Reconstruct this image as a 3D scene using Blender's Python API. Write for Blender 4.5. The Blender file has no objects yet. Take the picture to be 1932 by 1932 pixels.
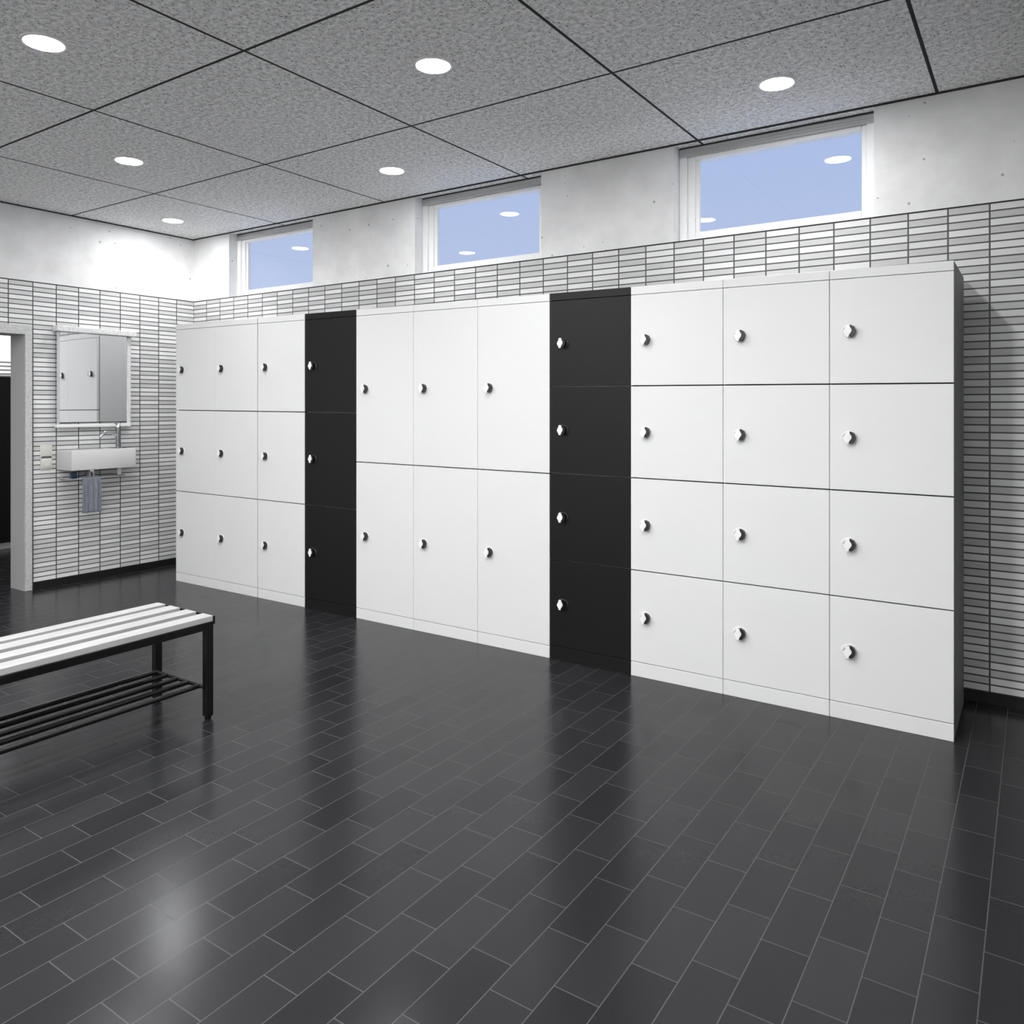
import bpy, bmesh, math, random
from mathutils import Vector, Matrix
random.seed(4)
sc = bpy.context.scene
COL = sc.collection
R = math.radians

# ------------------------------------------------------------------ camera, sky, exposure
CAM_H = 1.27
cam_data = bpy.data.cameras.new('camera')
cam_data.sensor_width = 36.0
cam_data.sensor_fit = 'HORIZONTAL'
cam_data.lens = 36.0 * 1479.0 / 1932.0
cam_data.shift_y = -197.0 / 1932.0
cam_data.clip_start = 0.05
cam = bpy.data.objects.new('camera', cam_data)
cam.location = (0, 0, CAM_H)
cam.rotation_euler = (R(90), 0, R(33.84))
COL.objects.link(cam)
sc.camera = cam

world = bpy.data.worlds.new('sky')
sc.world = world
world.use_nodes = True
wn = world.node_tree
wn.nodes.clear()
wo = wn.nodes.new('ShaderNodeOutputWorld')
wb = wn.nodes.new('ShaderNodeBackground')
wt = wn.nodes.new('ShaderNodeTexCoord')
wsep = wn.nodes.new('ShaderNodeSeparateXYZ')
wr = wn.nodes.new('ShaderNodeValToRGB')
wr.color_ramp.elements[0].position = 0.10
wr.color_ramp.elements[0].color = (0.50, 0.60, 0.84, 1)
wr.color_ramp.elements[1].position = 0.40
wr.color_ramp.elements[1].color = (0.38, 0.49, 0.78, 1)
wn.links.new(wt.outputs['Generated'], wsep.inputs[0])
wn.links.new(wsep.outputs['Z'], wr.inputs[0])
wn.links.new(wr.outputs[0], wb.inputs['Color'])
wb.inputs['Strength'].default_value = 1.0
wn.links.new(wb.outputs[0], wo.inputs['Surface'])

sc.view_settings.view_transform = 'Standard'
sc.view_settings.look = 'None'
sc.view_settings.exposure = 0.0
sc.view_settings.gamma = 1.0
sc.view_settings.use_curve_mapping = False
try:
    sc.cycles.use_denoising = True
    sc.cycles.max_bounces = 10
    sc.cycles.diffuse_bounces = 6
    sc.cycles.transparent_max_bounces = 16
except Exception:
    pass
LAMP = 440.0          # radiance of the lamp diffusers
LAMP_R = 0.068

# ------------------------------------------------------------------ layout (metres)
WY = 3.937           # inner face of the window wall
WX = -5.823          # inner face of the wall with the basin
CEIL = 2.665
TILE_TOP = 2.146
TILE_BOT = 0.048
XR, YF = 3.0, -2.2   # the two walls out of view

# ------------------------------------------------------------------ materials
def principled(name, color, rough=0.5, metal=0.0, spec=0.5, coat=0.0):
    m = bpy.data.materials.new(name)
    m.use_nodes = True
    b = m.node_tree.nodes['Principled BSDF']
    b.inputs['Base Color'].default_value = (*color, 1)
    b.inputs['Roughness'].default_value = rough
    b.inputs['Metallic'].default_value = metal
    b.inputs['Specular IOR Level'].default_value = spec
    b.inputs['Coat Weight'].default_value = coat
    return m

def srgb(v):
    v = v / 255.0
    return v / 12.92 if v <= 0.04045 else ((v + 0.055) / 1.055) ** 2.4

def G(v, t=(1, 1, 1)):
    return tuple(srgb(v) * k for k in t)

class NT:
    """small helper for node arithmetic"""
    def __init__(s, m):
        s.t = m.node_tree; s.n = s.t.nodes; s.l = s.t.links
        s.b = s.n['Principled BSDF']
    def pos(s):
        g = s.n.new('ShaderNodeNewGeometry'); x = s.n.new('ShaderNodeSeparateXYZ')
        s.l.new(g.outputs['Position'], x.inputs[0])
        return x.outputs['X'], x.outputs['Y'], x.outputs['Z']
    def _in(s, sock, v):
        if isinstance(v, (int, float)): sock.default_value = v
        else: s.l.new(v, sock)
    def m(s, op, a, b=0.0, c=None):
        n = s.n.new('ShaderNodeMath'); n.operation = op
        s._in(n.inputs[0], a); s._in(n.inputs[1], b)
        if c is not None: s._in(n.inputs[2], c)
        return n.outputs[0]
    def mix(s, f, a, b):
        n = s.n.new('ShaderNodeMix'); n.data_type = 'RGBA'
        s._in(n.inputs[0], f)
        for i, v in ((6, a), (7, b)):
            if isinstance(v, tuple): n.inputs[i].default_value = (*v, 1)
            else: s.l.new(v, n.inputs[i])
        return n.outputs[2]
    def comb(s, x, y, z):
        n = s.n.new('ShaderNodeCombineXYZ')
        for i, v in enumerate((x, y, z)): s._in(n.inputs[i], v)
        return n.outputs[0]
    def noise(s, vec, scale, detail=2.0, rough=0.5):
        n = s.n.new('ShaderNodeTexNoise'); n.inputs['Scale'].default_value = scale
        n.inputs['Detail'].default_value = detail; n.inputs['Roughness'].default_value = rough
        if vec is not None: s.l.new(vec, n.inputs['Vector'])
        return n.outputs['Fac']
    def voro(s, vec, scale):
        n = s.n.new('ShaderNodeTexVoronoi'); n.inputs['Scale'].default_value = scale
        s.l.new(vec, n.inputs['Vector'])
        return n.outputs['Distance'], n.outputs['Color']
    def white(s, vec):
        n = s.n.new('ShaderNodeTexWhiteNoise'); n.noise_dimensions = '2D'
        s.l.new(vec, n.inputs['Vector'])
        return n.outputs['Value']
    def ramp(s, f, p0, p1, c0=(0, 0, 0), c1=(1, 1, 1)):
        n = s.n.new('ShaderNodeValToRGB')
        n.color_ramp.elements[0].position = p0; n.color_ramp.elements[0].color = (*c0, 1)
        n.color_ramp.elements[1].position = p1; n.color_ramp.elements[1].color = (*c1, 1)
        s.l.new(f, n.inputs[0]); return n.outputs[0]
    def edge(s, u, half):
        """1 within `half` of an integer value of u"""
        f = s.m('FRACT', u)
        d = s.m('MINIMUM', f, s.m('SUBTRACT', 1.0, f))
        return s.m('LESS_THAN', d, half)
    def bump(s, h, strength, dist):
        n = s.n.new('ShaderNodeBump'); n.inputs['Strength'].default_value = strength
        n.inputs['Distance'].default_value = dist
        s.l.new(h, n.inputs['Height']); s.l.new(n.outputs[0], s.b.inputs['Normal'])

def wall_tile_mat(name, along):
    m = principled(name, (0.5, 0.5, 0.5), 0.42, spec=0.35)
    t = NT(m); x, y, z = t.pos()
    if along == 'x':    # columns widen slightly towards the far corner
        xx = t.m('MULTIPLY', x, x)
        u = t.m('ADD', t.m('ADD', t.m('MULTIPLY', xx, 0.064), t.m('MULTIPLY', x, 6.395)), 34.089)
        gu = 0.022
    else:
        u = t.m('ADD', t.m('MULTIPLY', y, 6.368), 15.924)
        gu = 0.022
    v = t.m('DIVIDE', t.m('SUBTRACT', TILE_TOP, z), 0.03278)
    fu, fv = t.m('FLOOR', u), t.m('FLOOR', v)
    chk = t.m('MODULO', t.m('ADD', t.m('ADD', fu, fv), 201.0), 2.0)
    rnd = t.white(t.comb(fu, fv, 0.0))
    flip = t.m('LESS_THAN', rnd, 0.07)
    chk = t.m('ABSOLUTE', t.m('SUBTRACT', chk, flip))
    streak = t.noise(t.comb(t.m('MULTIPLY', u, 1.3), t.m('MULTIPLY', v, 9.0), 0.0), 1.0, 1.0)
    base = t.mix(chk, G(222), G(188)) if along == 'x' else t.mix(chk, G(238), G(205))
    base = t.mix(t.m('MULTIPLY', t.m('SUBTRACT', streak, 0.3), 0.6), base, G(236))
    tone = t.m('MULTIPLY', rnd, 0.18)
    base = t.mix(tone, base, G(176))
    line = t.m('MAXIMUM', t.edge(u, gu), t.edge(v, 0.098))
    col = t.mix(line, base, G(76))
    t.l.new(col, t.b.inputs['Base Color'])
    h = t.m('SUBTRACT', 1.0, line)
    t.bump(h, 0.35, 0.002)
    return m

def concrete_mat():
    m = principled('white_concrete', G(236), 0.75, spec=0.2)
    t = NT(m); x, y, z = t.pos()
    vec = t.comb(x, y, z)
    wob = t.noise(vec, 30.0, 2.0)
    d, c = t.voro(vec, 17.0)
    big = t.noise(vec, 1.6, 3.0)
    sep = t.n.new('ShaderNodeSeparateColor'); t.l.new(c, sep.inputs[0])
    rad = t.m('MULTIPLY', t.m('MULTIPLY', sep.outputs[0], wob), 0.26)
    pore = t.m('LESS_THAN', d, rad)
    pore = t.m('MULTIPLY', pore, t.m('GREATER_THAN', t.m('ADD', sep.outputs[1], t.m('MULTIPLY', big, 0.8)), 0.72))
    cloud = t.noise(vec, 5.0, 5.0, 0.6)
    base = t.mix(t.ramp(cloud, 0.35, 0.75), G(238), G(222))
    col = t.mix(t.m('MULTIPLY', pore, 0.6), base, G(120))
    t.l.new(col, t.b.inputs['Base Color'])
    return m

def ceiling_mat():
    m = principled('mineral_fibre_ceiling', G(205), 0.9, spec=0.1)
    t = NT(m); x, y, z = t.pos()
    vec = t.comb(x, y, 0.0)
    f = t.noise(vec, 46.0, 4.0, 0.8)
    d, c = t.voro(vec, 75.0)
    base = t.mix(t.ramp(f, 0.38, 0.60), G(194), G(250))
    sep = t.n.new('ShaderNodeSeparateColor'); t.l.new(c, sep.inputs[0])
    hole = t.m('MULTIPLY', t.m('LESS_THAN', d, 0.32), t.m('GREATER_THAN', sep.outputs[0], 0.72))
    base = t.mix(t.m('MULTIPLY', hole, 0.75), base, G(110))
    u = t.m('DIVIDE', t.m('ADD', x, 4.785), 1.104)
    v = t.m('DIVIDE', t.m('SUBTRACT', y, 2.947), 0.985)
    line = t.m('MAXIMUM', t.edge(u, 0.0062), t.edge(v, 0.0070))
    col = t.mix(line, base, G(58))
    t.l.new(col, t.b.inputs['Base Color'])
    t.bump(f, 0.3, 0.002)
    return m

def floor_mat():
    m = principled('anthracite_floor_tile', G(62), 0.3, spec=0.5)
    t = NT(m); x, y, z = t.pos()
    u = t.m('DIVIDE', t.m('SUBTRACT', -0.104, x), 0.1112)
    fu = t.m('FLOOR', u)
    par = t.m('ABSOLUTE', t.m('MODULO', fu, 2.0))
    v = t.m('ADD', t.m('DIVIDE', t.m('SUBTRACT', y, 2.714), 0.2465), t.m('MULTIPLY', par, 0.353))
    fv = t.m('FLOOR', v)
    rnd = t.white(t.comb(fu, fv, 0.0))
    line = t.m('MAXIMUM', t.edge(u, 0.011), t.edge(v, 0.005))
    vec = t.comb(x, y, 0.0)
    cloud = t.noise(vec, 1.3, 2.0)
    grain = t.noise(vec, 160.0, 2.0)
    base = t.mix(rnd, G(32, (1, 1, 1.16)), G(42, (1, 1, 1.10)))
    base = t.mix(t.m('MULTIPLY', grain, 0.25), base, G(54))
    col = t.mix(t.m('MULTIPLY', line, 0.75), base, G(86))
    t.l.new(col, t.b.inputs['Base Color'])
    rough = t.m('ADD', 0.21, t.m('MULTIPLY', line, 0.3))
    t.l.new(rough, t.b.inputs['Roughness'])
    h = t.m('ADD', t.m('MULTIPLY', grain, 0.25), t.m('MULTIPLY', t.m('SUBTRACT', 1.0, line), 0.5))
    t.bump(h, 0.12, 0.001)
    t.b.inputs['Specular IOR Level'].default_value = 0.20
    return m

def streaky(name, c0, c1, axis_scale, rough=0.4, metal=0.0):
    m = principled(name, c0, rough, metal)
    t = NT(m); x, y, z = t.pos()
    v = t.comb(t.m('MULTIPLY', x, axis_scale[0]), t.m('MULTIPLY', y, axis_scale[1]), t.m('MULTIPLY', z, axis_scale[2]))
    f = t.noise(v, 1.0, 3.0, 0.6)
    t.l.new(t.mix(t.ramp(f, 0.35, 0.65), c0, c1), t.b.inputs['Base Color'])
    return m

def emissive(name, color, strength):
    m = bpy.data.materials.new(name); m.use_nodes = True
    n = m.node_tree.nodes; n.clear()
    o = n.new('ShaderNodeOutputMaterial'); e = n.new('ShaderNodeEmission')
    e.inputs['Color'].default_value = (*color, 1); e.inputs['Strength'].default_value = strength
    m.node_tree.links.new(e.outputs[0], o.inputs[0])
    return m

def glass_mat():
    m = bpy.data.materials.new('window_glass'); m.use_nodes = True
    n = m.node_tree.nodes; n.clear(); l = m.node_tree.links
    o = n.new('ShaderNodeOutputMaterial'); mx = n.new('ShaderNodeMixShader')
    fr = n.new('ShaderNodeFresnel'); fr.inputs['IOR'].default_value = 1.45
    tr = n.new('ShaderNodeBsdfTransparent'); gl = n.new('ShaderNodeBsdfGlossy')
    gl.inputs['Roughness'].default_value = 0.0
    # only the outer faces mirror: light leaving the pane is not reflected back inside it
    ge = n.new('ShaderNodeNewGeometry'); sb = n.new('ShaderNodeMath'); sb.operation = 'SUBTRACT'; sb.inputs[0].default_value = 1.0
    ml = n.new('ShaderNodeMath'); ml.operation = 'MULTIPLY'
    l.new(ge.outputs['Backfacing'], sb.inputs[1]); l.new(sb.outputs[0], ml.inputs[0]); l.new(fr.outputs[0], ml.inputs[1])
    l.new(ml.outputs[0], mx.inputs[0]); l.new(tr.outputs[0], mx.inputs[1]); l.new(gl.outputs[0], mx.inputs[2])
    l.new(mx.outputs[0], o.inputs[0])
    return m

M = {}
M['tile_x'] = wall_tile_mat('grey_mosaic_tile_window_wall', 'x')
M['tile_y'] = wall_tile_mat('grey_mosaic_tile_basin_wall', 'y')
M['concrete'] = concrete_mat()
M['ceiling'] = ceiling_mat()
M['floor'] = floor_mat()
M['dark_wall'] = principled('pale_grey_plaster', G(225), 0.8, spec=0.2)
M['base'] = principled('black_baseboard', G(28), 0.5, spec=0.3)
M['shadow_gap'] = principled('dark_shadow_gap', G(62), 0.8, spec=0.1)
M['white_lacquer'] = principled('white_lacquered_steel', G(232), 0.38, spec=0.35)
M['black_lacquer'] = principled('black_lacquered_steel', G(25), 0.42, spec=0.25)
M['shade_grey'] = principled('shade_grey_steel', G(118), 0.5, spec=0.3)  # grey paints the shade on the end cabinet's side
M['recess'] = principled('door_gap_shade', G(48), 0.8, spec=0.1)  # dark colour painted in as the shade inside the white door gaps
M['recess_pale'] = principled('door_gap_glint', G(190), 0.8, spec=0.1)  # pale colour painted in as light caught on the black door edges
M['knob_dark'] = principled('dark_grey_knob_body', G(40), 0.35, spec=0.5)
M['knob_white'] = principled('white_knob_plate', G(250), 0.35, spec=0.5)
M['knob_collar'] = principled('pale_knob_collar', G(232), 0.35, spec=0.5)
M['knob_black'] = principled('black_knob_collar', G(66), 0.35, spec=0.5)
M['frame_white'] = principled('white_window_frame', G(244), 0.35, spec=0.4)
M['blind'] = streaky('brushed_grey_blind_box', G(158), G(190), (2, 2, 140), 0.4)
M['glass'] = glass_mat()
M['steel_frame'] = principled('grey_door_frame', G(186), 0.45, spec=0.4)
M['steel_face'] = streaky('pale_grey_door_face', G(186), G(206), (60, 60, 60), 0.4)
M['ceramic'] = principled('white_ceramic', G(208), 0.12, spec=0.5, coat=0.3)
M['chrome'] = principled('chrome', (0.72, 0.73, 0.75), 0.12, 1.0)
M['chrome_dark'] = principled('brushed_dark_chrome', (0.30, 0.32, 0.32), 0.28, 1.0)
M['mirror'] = principled('mirror_silver', (0.90, 0.91, 0.92), 0.02, 1.0)
M['mirror_frame'] = streaky('silvery_mirror_frame', G(214), G(238), (70, 70, 70), 0.35)
M['towel'] = streaky('blue_grey_towel', G(118, (0.93, 1.0, 1.18)), G(134, (0.93, 1.0, 1.16)), (60, 60, 20), 0.95)
M['socket'] = principled('ivory_plastic', G(214, (1, 1, 0.93)), 0.4)
M['socket_gap'] = principled('socket_shadow_gap', G(92), 0.6)
M['navy'] = principled('dark_blue_plastic', (0.004, 0.025, 0.06), 0.3)
M['slat'] = streaky('white_bench_slat', G(168), G(180), (30, 3, 30), 0.45)
M['bench_black'] = principled('black_bench_steel', G(12), 0.35, spec=0.4)
M['lamp'] = emissive('lamp_diffuser_glow', (1.0, 1.0, 1.0), LAMP)
M['lamp_ring'] = principled('white_lamp_ring', G(235), 0.4)
M['frosted'] = emissive('daylit_frosted_pane', (0.97, 0.98, 1.0), 1.6)
M['louvre_grey'] = principled('pale_grey_louvre', G(190), 0.5)
M['louvre'] = principled('white_louvre', G(240), 0.5)

# ------------------------------------------------------------------ helpers
class MB:
    """collects shapes in one bmesh, built as ONE mesh object"""
    def __init__(s): s.bm = bmesh.new(); s.mi = 0
    def _tag(s, verts):
        fs = set()
        for v in verts:
            for f in v.link_faces: fs.add(f)
        for f in fs: f.material_index = s.mi
    def box(s, x0, y0, z0, x1, y1, z1, bev=0.0, seg=2):
        r = bmesh.ops.create_cube(s.bm, size=1.0)
        vs = r['verts']
        for v in vs:
            v.co = Vector(((x0 + x1) / 2 + v.co.x * (x1 - x0), (y0 + y1) / 2 + v.co.y * (y1 - y0), (z0 + z1) / 2 + v.co.z * (z1 - z0)))
        s._tag(vs)
        if bev > 0:
            es = set()
            for v in vs:
                for e in v.link_edges: es.add(e)
            bmesh.ops.bevel(s.bm, geom=list(es), offset=bev, segments=seg, affect='EDGES', profile=0.5, material=s.mi)
        return s
    def cyl(s, p0, p1, r0, r1=None, n=24, cap=True):
        p0, p1 = Vector(p0), Vector(p1)
        if r1 is None: r1 = r0
        d = p1 - p0
        q = d.to_track_quat('Z', 'Y').to_matrix().to_4x4()
        mt = Matrix.Translation((p0 + p1) / 2) @ q
        r = bmesh.ops.create_cone(s.bm, cap_ends=cap, segments=n, radius1=r0, radius2=r1, depth=d.length, matrix=mt)
        s._tag(r['verts']); return s
    def tube(s, pts, r, n=12):
        pts = [Vector(p) for p in pts]
        rings = []
        up = Vector((0.13, 0.21, 1)).normalized()
        for i, p in enumerate(pts):
            a = pts[max(i - 1, 0)]; b = pts[min(i + 1, len(pts) - 1)]
            t = (b - a).normalized()
            u = t.cross(up)
            if u.length < 1e-3: u = t.cross(Vector((1, 0, 0)))
            u.normalize(); w = t.cross(u).normalized()
            rings.append([s.bm.verts.new(p + r * (math.cos(2 * math.pi * k / n) * u + math.sin(2 * math.pi * k / n) * w)) for k in range(n)])
        fs = []
        for a, b in zip(rings, rings[1:]):
            for k in range(n):
                fs.append(s.bm.faces.new((a[k], a[(k + 1) % n], b[(k + 1) % n], b[k])))
        fs.append(s.bm.faces.new(rings[0][::-1])); fs.append(s.bm.faces.new(rings[-1]))
        for f in fs: f.material_index = s.mi
        return s
    def prism_y(s, prof, y0, y1):
        """closed x-z profile extruded from y0 to y1"""
        a = [s.bm.verts.new((x, y0, z)) for x, z in prof]
        b = [s.bm.verts.new((x, y1, z)) for x, z in prof]
        n = len(prof)
        fs = [s.bm.faces.new(a), s.bm.faces.new(b[::-1])]
        for k in range(n):
            fs.append(s.bm.faces.new((a[k], b[k], b[(k + 1) % n], a[(k + 1) % n])))
        for f in fs: f.material_index = s.mi
        return s
    def mesh(s, name, mats, smooth=None):
        bmesh.ops.recalc_face_normals(s.bm, faces=s.bm.faces)
        me = bpy.data.meshes.new(name)
        s.bm.to_mesh(me); s.bm.free()
        for m in (mats if isinstance(mats, (list, tuple)) else [mats]): me.materials.append(m)
        if smooth is not None:
            for p in me.polygons: p.use_smooth = True
            me.set_sharp_from_angle(angle=R(smooth))
        return me
    def build(s, name, mats, parent=None, smooth=None, loc=(0, 0, 0)):
        o = bpy.data.objects.new(name, s.mesh(name, mats, smooth))
        COL.objects.link(o)
        if parent is not None: o.parent = parent
        o.location = loc
        return o

def tag(o, label=None, cat=None, group=None, kind=None):
    if label: o['label'] = label
    if cat: o['category'] = cat
    if group: o['group'] = group
    if kind: o['kind'] = kind
    return o

def thing(name, label, cat, loc=(0, 0, 0), group=None, rz=0.0):
    o = bpy.data.objects.new(name, None)
    o.empty_display_size = 0.1
    COL.objects.link(o); o.location = loc; o.rotation_euler = (0, 0, rz)
    return tag(o, label, cat, group)

def struct(name, mb, mats, parent=None, smooth=None):
    o = mb.build(name, mats, parent, smooth)
    if parent is None: o['kind'] = 'structure'
    return o

# ------------------------------------------------------------------ the room
PX0, PX1 = -7.95, -6.03       # adjoining passage beyond the doorway
struct('floor', MB().box(PX0 - 0.2, YF - 0.2, -0.2, XR + 0.2, WY + 0.3, 0.0), M['floor'])
struct('ceiling', MB().box(PX0 - 0.2, YF - 0.2, CEIL, XR + 0.2, WY + 0.3, CEIL + 0.2), M['ceiling'])

# window openings in the upper wall: (x0, x1)
WIN = [(-5.358, -4.388), (-3.410, -2.433), (-1.606, -0.628)]
TH = 0.16
w = MB()
w.mi = 0
w.box(PX0, WY, 0, XR, WY + TH, TILE_TOP)
w.mi = 1
edges = [PX0] + [v for a in WIN for v in a] + [XR]
for a, b in zip(edges[::2], edges[1::2]):
    w.box(a, WY, TILE_TOP, b, WY + TH, CEIL)
struct('wall_back', w, [M['tile_x'], M['concrete']])

# wall with basin and doorway
DY0, DY1, DZ = 1.72, 2.645, 1.80      # rough opening
w = MB()
w.mi = 0
w.box(PX1, DY1, 0, WX, WY, TILE_TOP)
w.box(PX1, DY0, DZ, WX, DY1, TILE_TOP)
w.box(PX1, YF, 0, WX, DY0, TILE_TOP)
w.mi = 1
w.box(PX1, YF, TILE_TOP, WX, WY, CEIL)
struct('wall_left', w, [M['tile_y'], M['concrete']])
struct('wall_right', MB().box(XR, YF, 0, XR + 0.2, WY, CEIL), M['dark_wall'])
struct('wall_front', MB().box(PX0, YF - 0.2, 0, XR + 0.2, YF, CEIL), M['dark_wall'])
struct('wall_passage', MB().box(PX0 - 0.2, YF, 0, PX0, WY, CEIL), M['concrete'])

struct('baseboard_left', MB().box(WX, DY1 + 0.04, 0, WX + 0.006, WY, TILE_BOT), M['base'])
struct('baseboard_back', MB().box(WX + 0.006, WY - 0.006, 0, XR, WY, TILE_BOT), M['base'])
struct('shade_line_1', MB().box(WX, YF, CEIL - 0.008, WX + 0.008, WY, CEIL), M['shadow_gap'])  # dark strip in place of the shade in the ceiling joint
struct('shade_line_2', MB().box(WX + 0.008, WY - 0.008, CEIL - 0.007, XR, WY, CEIL), M['shadow_gap'])  # same painted shade line along the window wall
struct('trim_3', MB().box(WX - 0.0, WY - 0.003, TILE_TOP, XR, WY, TILE_TOP + 0.004), M['shadow_gap'])
struct('trim_4', MB().box(WX, YF, TILE_TOP, WX + 0.003, WY - 0.003, TILE_TOP + 0.004), M['shadow_gap'])

# windows: white frame, sash, blind box and pane
def window(i, x0, x1):
    z0, z1 = TILE_TOP, CEIL
    y0 = WY + 0.075
    f = MB()
    e = 0.002
    f.box(x0 + e, y0, z0 + e, x0 + 0.044, y0 + 0.08, z1 - 0.052, 0.003)
    f.box(x1 - 0.044, y0, z0 + e, x1 - e, y0 + 0.08, z1 - 0.052, 0.003)
    f.box(x0 + 0.044, y0, z0 + e, x1 - 0.044, y0 + 0.08, z0 + 0.030, 0.003)
    o = struct('window_%d' % i, f, M['frame_white'])
    s = MB()
    a0, a1 = x0 + 0.044, x1 - 0.044
    ya, yb = y0 + 0.012, y0 + 0.065
    s.box(a0, ya, z0 + 0.030, a0 + 0.040, yb, z1 - 0.052, 0.005)
    s.box(a1 - 0.024, ya, z0 + 0.030, a1, yb, z1 - 0.052, 0.005)
    s.box(a0 + 0.040, ya, z0 + 0.030, a1 - 0.024, yb, z0 + 0.062, 0.005)
    s.box(a0 + 0.040, ya, z1 - 0.075, a1 - 0.024, yb, z1 - 0.052, 0.005)
    s.box(a0 + 0.040, y0 + 0.025, z0 + 0.062, a0 + 0.062, y0 + 0.052, z1 - 0.075, 0.003)
    s.build('window_sash', M['frame_white'], o)
    b = MB().box(x0 + e, y0 - 0.004, z1 - 0.052, x1 - e, y0 + 0.08, z1 - 0.010, 0.002)
    b.build('blind_box', M['blind'], o)
    MB().box(x0 + e, y0 - 0.002, z1 - 0.0095, x1 - e, y0 + 0.06, z1 - 0.0005).build('shadow_gap', M['shadow_gap'], o)
    MB().box(a0 + 0.05, y0 + 0.036, z0 + 0.055, a1 - 0.018, y0 + 0.040, z1 - 0.070).build('pane', M['glass'], o)
    MB().box(x0 + e, WY + 0.004, z0, x1 - e, y0, z0 + 0.004).build('window_sill', M['frame_white'], o)
for i, (a, b) in enumerate(WIN): window(i + 1, a, b)

# doorway: grey steel frame around the opening in the basin wall
d = MB()
fx0, fx1 = -6.016, WX + 0.022
d.mi = 0
yi0, yi1, zi = DY0 + 0.022, DY1 - 0.022, 1.775
d.box(fx0, yi1, 0.0, WX, DY1 - 0.0005, zi)                    # right reveal
d.box(fx0, DY0 + 0.0005, 0.0, WX, yi0, zi)
d.box(fx0, DY0 + 0.0005, zi, WX, DY1 - 0.0005, DZ - 0.0005)
d.mi = 1
d.box(WX + 0.001, yi1, 0.0, fx1, yi1 + 0.045, 1.840, 0.003)
d.box(WX + 0.001, yi0 - 0.045, 0.0, fx1, yi0, 1.840, 0.003)
d.box(WX + 0.001, yi0, zi, fx1, yi1, 1.840, 0.003)
struct('door_1', d, [M['steel_frame'], M['steel_face']])

# ------------------------------------------------------------------ ceiling lights
def lamp_meshes():
    n = 40
    bm = bmesh.new()
    pts = [(LAMP_R, -0.004), (LAMP_R + 0.002, -0.007), (LAMP_R + 0.012, -0.005), (LAMP_R + 0.014, 0.0)]
    rings = []
    for r, z in pts:
        rings.append([bm.verts.new((r * math.cos(2 * math.pi * k / n), r * math.sin(2 * math.pi * k / n), z)) for k in range(n)])
    for a, b in zip(rings, rings[1:]):
        for k in range(n): bm.faces.new((a[k], a[(k + 1) % n], b[(k + 1) % n], b[k]))
    bmesh.ops.recalc_face_normals(bm, faces=bm.faces)
    ring = bpy.data.meshes.new('trim_ring'); bm.to_mesh(ring); bm.free(); ring.materials.append(M['lamp_ring'])
    disc = MB().cyl((0, 0, -0.005), (0, 0, -0.001), LAMP_R, n=n).mesh('diffuser', M['lamp'])
    return ring, disc
LR, LD = lamp_meshes()
# strengths set lamp by lamp: low along the window wall, boosted behind the viewer
LEVEL = {(-3.149, 3.43): 0.22, (-0.93, 3.43): 0.36, (-5.345, 3.44): 0.48, (-4.257, 2.47): 0.60, (-2.042, 2.47): 0.50,
         (-3.149, 1.49): 0.85, (-0.93, 1.49): 1.7, (-0.93, -0.47): 2.4, (0.175, -1.45): 2.2, (-2.042, 0.5): 1.0, (-4.257, -1.45): 2.0, (-4.257, 0.5): 1.6}
def diffuser(f, cache={}):
    if f not in cache:
        me = LD.copy(); me.materials[0] = emissive('lamp_diffuser_glow', (1.0, 1.0, 1.0), LAMP * f); cache[f] = me
    return cache[f]
seen = {
    (-5.345, 3.44): 'round glowing ceiling light nearest the corner of the two white walls',
    (-4.257, 2.47): 'round glowing ceiling light just in front of the corner light, on its left',
    (-3.149, 3.43): 'round glowing ceiling light beside the wall pillar between the first two windows',
    (-2.042, 2.47): 'round glowing ceiling light in front of the second window, high in the view',
    (-0.93, 3.43): 'round glowing ceiling light above the third and rightmost window',
    (-3.149, 1.49): 'round glowing ceiling light at the far upper left of the ceiling',
}
spots = list(seen) + [(-0.93, 1.49), (-4.257, 0.5), (-2.042, 0.5),
                      (-3.149, -0.47), (-0.93, -0.47), (-2.042, -1.45), (-4.257, -1.45), (0.175, -1.45)]  # these further lamps are unseen, added to brighten lockers and walls
for (x, y) in spots:
    lab = seen.get((x, y), 'round glowing ceiling light of the same kind, unseen, added to light the room')
    t = thing('ceiling_light', lab, 'ceiling light', (x, y, CEIL), 'recessed ceiling lights')
    for nm, me in (('trim_ring', LR), ('diffuser', diffuser(LEVEL.get((x, y), 1.35)))):
        o = bpy.data.objects.new(nm, me); COL.objects.link(o); o.parent = t
t = thing('ceiling_light', 'round unseen ceiling light added to light the passage beyond the doorway', 'ceiling light', (-7.0, 2.6, CEIL), 'recessed ceiling lights')  # unseen lamp added to brighten the passage
for nm, me in (('trim_ring', LR), ('diffuser', LD)):
    o = bpy.data.objects.new(nm, me); COL.objects.link(o); o.parent = t

# ------------------------------------------------------------------ lockers
XE = [-5.254, -4.795, -4.332, -3.870, -3.416, -2.962, -2.507, -2.054, -1.605, -1.158, -0.711, -0.263]
FY = 3.406           # front face of the doors
BY = 3.885           # back of the cabinets
H3 = (0.065, 0.656, 1.247, 1.817 + 0.024)
ROWS = {3: (0.062, 0.6415, 1.217, 1.791), 2: (0.062, 0.926, 1.791), 4: (0.067, 0.497, 0.930, 1.363, 1.791)}
TOP = 1.829

def sx(x):
    return 1.0 + 0.00558 * (-0.263 - x)

def taper(me):
    """the bank grows about two per cent taller towards the far end"""
    for v in me.vertices:
        v.co.z *= sx(v.co.x)

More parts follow.
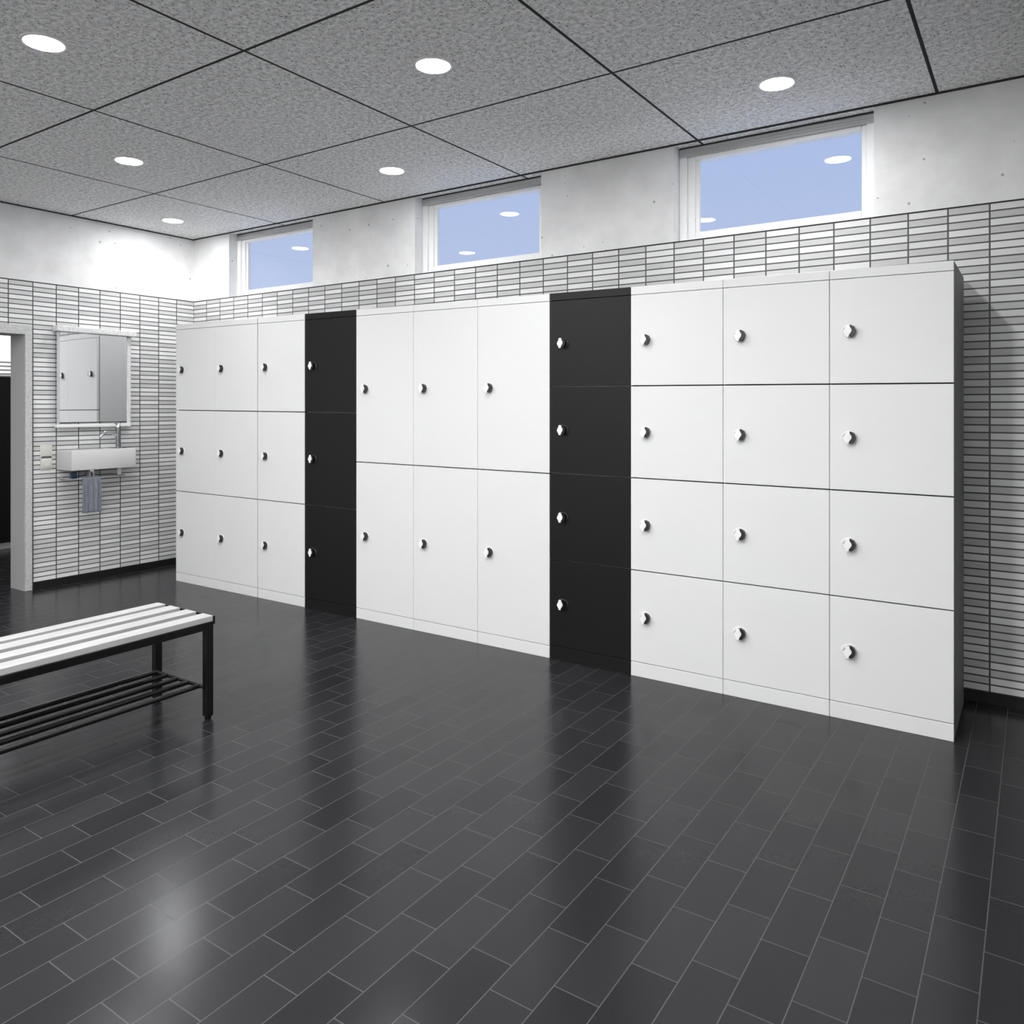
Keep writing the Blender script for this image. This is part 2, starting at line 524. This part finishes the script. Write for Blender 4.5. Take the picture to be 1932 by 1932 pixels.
# knob: pale collar, dark body, white twist plate; front towards -y
k = MB()
k.mi = 0
k.cyl((0, 0, 0), (0, -0.004, 0), 0.0245, 0.0225, n=32)
k.mi = 1
k.prism_y([(-0.004, 0.020), (0.006, 0.0225), (0.0165, 0.016), (0.0215, 0.002), (0.0165, -0.014), (0.010, -0.0225), (-0.004, -0.021), (-0.014, -0.006), (-0.014, 0.006)], -0.004, -0.021)
k.mi = 2
plate = [(-0.006, 0.0225), (0.0035, 0.0225), (0.0050, 0.014), (0.0100, 0.005), (0.0105, 0.0), (0.0085, -0.006), (0.0030, -0.014), (0.0015, -0.0225), (-0.006, -0.0225), (-0.0085, -0.014), (-0.0140, -0.004), (-0.0140, 0.001), (-0.0110, 0.007), (-0.0075, 0.014)]
k.prism_y(plate, -0.0212, -0.0250)
for v in k.bm.verts: v.co.x = v.co.x * 1.30 - 0.001; v.co.z *= 1.10
KN_W = k.mesh('lock_knob', [M['knob_collar'], M['knob_dark'], M['knob_white']])
KN_B = KN_W.copy()
KN_B.name = 'lock_knob_black'
KN_B.materials[0] = M['knob_black']
KN_B.materials[1] = M['bench_black']

def cabinet(cols, rows, color, label, group):
    """cols: indices of the door columns; one lift-away locker cabinet"""
    x0, x1 = XE[cols[0]] + (0.0035 if cols[0] == 2 else 0.0011), XE[cols[-1] + 1] - (0.0035 if cols[-1] == 1 else 0.0011)
    bx = (x0 + x1) / 2
    mat = M['white_lacquer'] if color == 'white' else M['black_lacquer']
    t = thing('locker_cabinet', label, 'locker', (bx, FY, 0), group)
    def part(nm, mb, mats, par=t, smooth=None):
        me = mb.mesh(nm, mats, smooth)
        taper(me)
        off = Vector((bx, FY, 0))
        for v in me.vertices: v.co -= off
        o = bpy.data.objects.new(nm, me); COL.objects.link(o); o.parent = par
        return o
    # carcass: end skin greyed as painted shade, front toned behind the door gaps
    c = MB()
    c.mi = 0
    c.box(x0, FY + 0.024, 0.001, x1, BY, TOP)
    c.mi = 1
    c.box(x0 + 0.002, FY + 0.021, 0.005, x1 - 0.002, FY + 0.0241, TOP - 0.003)
    part('carcass', c, [M['shade_grey'] if cols[-1] == 10 else mat, M['recess'] if color == 'white' else M['recess_pale']])
    part('plinth', MB().box(x0, FY, 0.0, x1, FY + 0.020, ROWS[rows][0] - 0.0012, 0.001, 1), mat)
    part('top_rail', MB().box(x0, FY, ROWS[rows][-1] + 0.0010, x1, FY + 0.020, TOP, 0.001, 1), mat)
    for ci in cols:
        a = x0 if ci == cols[0] else XE[ci] + 0.0006
        b = x1 if ci == cols[-1] else XE[ci + 1] - 0.0006
        for z0, z1 in zip(ROWS[rows][:-1], ROWS[rows][1:]):
            g0 = 0.0028 if z0 != ROWS[rows][0] else 0.0020
            g1 = 0.0028 if z1 != ROWS[rows][-1] else 0.0014
            dr = part('door', MB().box(a, FY, z0 + g0, b, FY + 0.019, z1 - g1, 0.001, 1), mat)
            kx = a + 0.0755
            zc = (z0 + z1) / 2 * sx(kx)
            kn = bpy.data.objects.new('lock_knob', KN_W if color == 'white' else KN_B)
            COL.objects.link(kn); kn.parent = dr
            kn.location = (kx - bx, 0.0, zc)
            kn['label'] = 'round twist lock with a pinched white plate on a dark body'
    return t

G3, G2, G4 = 'white lockers with three doors per column', 'white lockers with two tall doors', 'white lockers with four square doors'
GB = 'black locker columns'
cabinet([0, 1], 3, 'white', 'white two-column locker cabinet at the far left end beside the basin wall, six doors', G3)
cabinet([2], 3, 'white', 'single white three-door locker column left of the three-door black one', G3)
cabinet([3], 3, 'black', 'black locker column with three doors, further left of the two black ones', GB)
cabinet([4], 2, 'white', 'white locker column with two tall doors touching the three-door black column', G2)
cabinet([5], 2, 'white', 'middle one of the three white locker columns with two tall doors', G2)
cabinet([6], 2, 'white', 'white locker column with two tall doors touching the four-door black column', G2)
cabinet([7], 4, 'black', 'black locker column with four doors, nearer of the two black ones', GB)
cabinet([8], 4, 'white', 'white four-door locker column right next to the four-door black one', G4)
cabinet([9], 4, 'white', 'middle one of the three white four-door locker columns', G4)
cabinet([10], 4, 'white', 'white four-door locker column at the right end, its side greyed for shade', G4)

# ------------------------------------------------------------------ bench
bx0, bx1 = -3.190, -2.800
by0, by1 = 0.48, 1.984
bench = thing('slatted_bench', 'long bench with white slats on a black steel frame and a barred shoe shelf', 'bench', ((bx0 + bx1) / 2, (by0 + by1) / 2, 0))
BO = Vector(((bx0 + bx1) / 2, (by0 + by1) / 2, 0))
def bpart(nm, mb, mats, par=None, smooth=None):
    me = mb.mesh(nm, mats, smooth)
    for v in me.vertices: v.co -= BO
    o = bpy.data.objects.new(nm, me); COL.objects.link(o); o.parent = par or bench
    return o
for a, b in ((-3.190, -3.132), (-3.097, -3.026), (-2.982, -2.913), (-2.868, -2.800)):
    bpart('slat', MB().box(a, by0 + 0.006, 0.397, b, by1 - 0.002, 0.420, 0.002, 2), M['slat'])
fr = MB()
lw = 0.031
zr0, zr1 = 0.366, 0.396
fr.box(bx1 - lw, by0 + lw, zr0, bx1, by1 - lw, zr1, 0.001, 1)
fr.box(bx0, by0 + lw, zr0, bx0 + lw, by1 - lw, zr1, 0.001, 1)
fr.box(bx0 + lw, by1 - lw, zr0, bx1 - lw, by1, zr1, 0.001, 1)
fr.box(bx0 + lw, by0, zr0, bx1 - lw, by0 + lw, zr1, 0.001, 1)
fr.box(bx0 - 0.002, by1 - 0.0015, 0.385, bx1 + 0.004, by1 + 0.004, 0.418)      # end plates behind the slat ends
fr.box(bx0 - 0.002, by0, 0.385, bx1 + 0.004, by0 + 0.005, 0.418)
bpart('seat_frame', fr, M['bench_black'])
for lx in (bx0, bx1 - lw):
    for ly in (by0, by1 - lw):
        lg = bpart('leg', MB().box(lx, ly, 0.012, lx + lw, ly + lw, 0.396, 0.002, 1), M['bench_black'])
        ft = MB().cyl((lx + lw / 2, ly + lw / 2, 0.0), (lx + lw / 2, ly + lw / 2, 0.0125), 0.012, 0.0145, n=20)
        bpart('foot', ft, M['bench_black'], lg)
sh = MB()
for i in range(5):
    xx = -3.156 + i * 0.0755
    sh.cyl((xx, by0 + 0.02, 0.130), (xx, by1 - 0.028, 0.130), 0.0098, n=16)
sh.cyl((bx0 + 0.02, by1 - 0.028, 0.130), (bx1 - 0.02, by1 - 0.028, 0.130), 0.0080, n=16)
sh.cyl((bx0 + 0.02, by0 + 0.02, 0.130), (bx1 - 0.02, by0 + 0.02, 0.130), 0.0080, n=16)
bpart('shoe_shelf', sh, M['bench_black'], smooth=40)

# ------------------------------------------------------------------ mirror on the basin wall
mi = thing('wall_mirror', 'rectangular mirror with silvery frame and thick pale top bar above the basin', 'mirror', (WX, 3.09, 1.155))
MO = Vector((WX, 3.09, 1.155))
def mpart(nm, mb, mats, smooth=None):
    me = mb.mesh(nm, mats, smooth)
    for v in me.vertices: v.co -= MO
    o = bpy.data.objects.new(nm, me); COL.objects.link(o); o.parent = mi
    return o
mpart('mirror_glass', MB().box(WX + 0.022, 2.846, 1.165, WX + 0.028, 3.345, 1.812), M['mirror'])
mpart('back_panel', MB().box(WX + 0.0005, 2.850, 1.168, WX + 0.0215, 3.362, 1.81), M['shade_grey'])
mpart('side_rail', MB().box(WX + 0.022, 2.826, 1.150, WX + 0.034, 2.845, 1.81, 0.002), M['chrome'])
mpart('side_rail', MB().box(WX + 0.022, 3.346, 1.150, WX + 0.036, 3.374, 1.81, 0.003), M['mirror_frame'])
mpart('top_bar', MB().box(WX + 0.001, 2.812, 1.813, WX + 0.075, 3.398, 1.852, 0.004), M['mirror_frame'])
mpart('bottom_ledge', MB().box(WX + 0.022, 2.815, 1.127, WX + 0.060, 3.360, 1.150, 0.004), M['frame_white'])

# ------------------------------------------------------------------ basin, tap, rail, towel
SY0, SY1, SZ0, SZ1 = 2.838, 3.309, 0.826, 0.966
SXF = WX + 0.215
wbn = thing('wash_basin', 'small white rectangular wash basin fixed to the tiled wall under the mirror', 'basin', (WX, (SY0 + SY1) / 2, SZ0))
SO = Vector((WX, (SY0 + SY1) / 2, SZ0))
def sink():
    s = MB()
    outer = s.bm
    s.box(WX + 0.0005, SY0, SZ0, SXF, SY1, SZ1)
    bm = s.bm
    bm.faces.ensure_lookup_table()
    top = max(bm.faces, key=lambda f: f.calc_center_median().z)
    r = bmesh.ops.inset_region(bm, faces=[top], thickness=0.014)
    # tap ledge on the right: pull the right inner edge inwards
    for v in top.verts:
        if v.co.y > (SY0 + SY1) / 2: v.co.y = SY1 - 0.13
    ex = bmesh.ops.extrude_discrete_faces(bm, faces=[top])
    nf = ex['faces'][0]
    for v in nf.verts:
        v.co.z -= 0.10
        v.co.x += 0.008 if v.co.x < WX + 0.1 else -0.008
        v.co.y += 0.008 if v.co.y < SY0 + 0.2 else -0.008
    bmesh.ops.bevel(bm, geom=[e for e in bm.edges], offset=0.0045, segments=3, affect='EDGES', profile=0.5)
    return s
o = sink().build('bowl', M['ceramic'], wbn, 40)
for v in o.data.vertices: v.co -= SO
def spart(nm, mb, mats, par=wbn, org=SO, smooth=40):
    me = mb.mesh(nm, mats, smooth)
    for v in me.vertices: v.co -= org
    q = bpy.data.objects.new(nm, me); COL.objects.link(q); q.parent = par
    return q
tx, ty = -5.735, 3.045
spart('drain_trap', MB().cyl((tx, ty, 0.826), (tx, ty, 0.795), 0.017).cyl((tx, ty, 0.806), (tx, ty, 0.768), 0.024, 0.020).tube([(tx, ty, 0.785), (tx - 0.03, ty, 0.782), (WX + 0.001, ty, 0.782)], 0.011), M['chrome'])
spart('mounting_bracket', MB().box(-5.69, 3.208, 0.772, -5.672, 3.232, 0.8258, 0.002), M['frame_white'])

tp = thing('basin_tap', 'tall chrome tap with a slim spout standing on the right end of the basin', 'tap', (-5.725, 3.238, SZ1))
TO = Vector((-5.725, 3.238, SZ1))
spart('tap_body', MB().cyl((-5.725, 3.238, SZ1), (-5.725, 3.238, SZ1 + 0.008), 0.024).cyl((-5.725, 3.238, SZ1 + 0.006), (-5.725, 3.238, 1.128), 0.0175), M['chrome_dark'], tp, TO)
spart('spout', MB().tube([(-5.725, 3.232, 1.062), (-5.720, 3.19, 1.080), (-5.715, 3.15, 1.088), (-5.712, 3.125, 1.086), (-5.710, 3.105, 1.068), (-5.709, 3.093, 1.052)], 0.0115), M['chrome'], tp, TO)
spart('lever', MB().cyl((-5.725, 3.238, 1.1275), (-5.725, 3.238, 1.146), 0.0185, 0.015).tube([(-5.725, 3.238, 1.140), (-5.716, 3.212, 1.152), (-5.708, 3.190, 1.166)], 0.005), M['chrome'], tp, TO)

ra = thing('towel_rail', 'thin chrome towel rail running under the basin', 'towel rail', (WX, 3.05, 0.765))
RO = Vector((WX, 3.05, 0.765))
RX, RZ = -5.640, 0.765
spart('rail', MB().tube([(WX + 0.001, 2.862, RZ), (-5.66, 2.862, RZ), (RX, 2.872, RZ), (RX, 3.0, RZ), (RX, 3.235, RZ), (-5.66, 3.25, RZ), (WX + 0.001, 3.25, RZ)], 0.0055), M['chrome'], ra, RO)
spart('end_clip', MB().box(-5.70, 2.870, RZ - 0.004, -5.665, 2.905, 0.815, 0.004), M['navy'], ra, RO)['label'] = 'dark blue end clip'

# towel: cloth folded over the rail, thick sheet with soft folds
def towel():
    bm = bmesh.new()
    y0, y1 = 2.925, 3.052
    L1, L2, rr = 0.245, 0.165, 0.009
    nu, nv = 26, 40
    path = []
    tot = L1 + math.pi * rr + L2
    grid = []
    for j in range(nv + 1):
        s = tot * j / nv
        if s < L1: ox, oz = rr, -(L1 - s); side = 1
        elif s < L1 + math.pi * rr:
            a = (s - L1) / rr; ox, oz = rr * math.cos(a), rr * math.sin(a); side = math.cos(a)
        else: ox, oz = -rr, -(s - L1 - math.pi * rr); side = -1
        row = []
        for i in range(nu + 1):
            u = i / nu
            drop = min(1.0, max(0.0, -oz / 0.06))
            wv = 0.006 * math.sin(u * 13 + 1.2) + 0.003 * math.sin(u * 27 + oz * 8)
            fold = 0.012 * math.exp(-((u - 0.78 - oz * 0.15) / 0.07) ** 2)
            yy = y0 + (y1 - y0) * u + (0.014 if side < 0 else 0) * drop - 0.02 * (0.5 - u) * 0.4 * drop
            row.append(bm.verts.new((RX + ox + (abs(wv) + fold) * drop * (1 if side >= 0 else -0.7), yy, RZ + oz)))
        grid.append(row)
    for a, b in zip(grid, grid[1:]):
        for i in range(nu): bm.faces.new((a[i], a[i + 1], b[i + 1], b[i]))
    bmesh.ops.recalc_face_normals(bm, faces=bm.faces)
    g = bmesh.ops.solidify(bm, geom=bm.faces[:], thickness=0.003)
    me = bpy.data.meshes.new('hand_towel'); bm.to_mesh(me); bm.free()
    me.materials.append(M['towel'])
    for p in me.polygons: p.use_smooth = True
    for v in me.vertices: v.co -= Vector((RX, 2.99, RZ))
    o = bpy.data.objects.new('hand_towel', me); COL.objects.link(o); o.location = (RX, 2.99, RZ)
    return o
tag(towel(), 'blue-grey hand towel hanging folded over the rail under the basin', 'towel')

# switch and socket plate left of the basin
so = thing('wall_socket', 'small ivory double switch and socket plate between doorway and basin', 'socket', (WX, 2.768, 0.918))
KO = Vector((WX, 2.768, 0.918))
spart('seam', MB().box(WX + 0.006, 2.733, 0.9115, WX + 0.0098, 2.802, 0.9262), M['socket_gap'], so, KO)
spart('cover_plate', MB().box(WX + 0.0005, 2.728, 0.832, WX + 0.009, 2.807, 1.004, 0.003), M['socket'], so, KO)
spart('switch_rocker', MB().box(WX + 0.009, 2.737, 0.926, WX + 0.014, 2.798, 0.995, 0.002), M['socket'], so, KO)
s = MB(); s.box(WX + 0.009, 2.737, 0.843, WX + 0.013, 2.798, 0.912, 0.002)
s.cyl((WX + 0.0125, 2.768, 0.878), (WX + 0.0145, 2.768, 0.878), 0.024, 0.022)
spart('socket_insert', s, M['socket'], so, KO)

# ------------------------------------------------------------------ beyond the doorway
tl = thing('tall_cabinet', 'black cabinet on a pale plinth seen through the doorway at the left', 'cabinet', (PX0 + 0.12, 3.35, 0))
CO = Vector((PX0 + 0.12, 3.35, 0))
spart('cabinet_body', MB().box(PX0 + 0.001, 2.95, 0.055, PX0 + 0.24, 3.85, 1.545, 0.003), M['black_lacquer'], tl, CO, None)
spart('plinth', MB().box(PX0 + 0.001, 2.95, 0.0, PX0 + 0.23, 3.85, 0.054), M['steel_frame'], tl, CO, None)
PY0, PY1, PZ0, PZ1 = 2.97, 3.83, 1.560, 2.250
wp = MB()
for q in ((PY0, PZ0, PY1, PZ0 + 0.01), (PY0, PZ1 - 0.03, PY1, PZ1), (PY0, PZ0, PY0 + 0.03, PZ1), (PY1 - 0.03, PZ0, PY1, PZ1)):
    wp.box(PX0 + 0.0005, q[0], q[1], PX0 + 0.03, q[2], q[3])
wp = struct('window_4', wp, M['frame_white'])
MB().box(PX0 + 0.001, PY0 + 0.03, PZ0 + 0.01, PX0 + 0.006, PY1 - 0.03, PZ1 - 0.03).build('frosted_pane', M['frosted'], wp)
s = MB()
for i in range(4):
    zz = 1.572 + i * 0.036
    s.box(PX0 + 0.008, PY0 + 0.032, zz, PX0 + 0.028, PY1 - 0.032, zz + 0.017, 0.001)
bl = s.build('window_louvre', M['louvre_grey'])
tag(bl, 'pale grey louvres low in the bright window seen through the doorway', 'louvre')
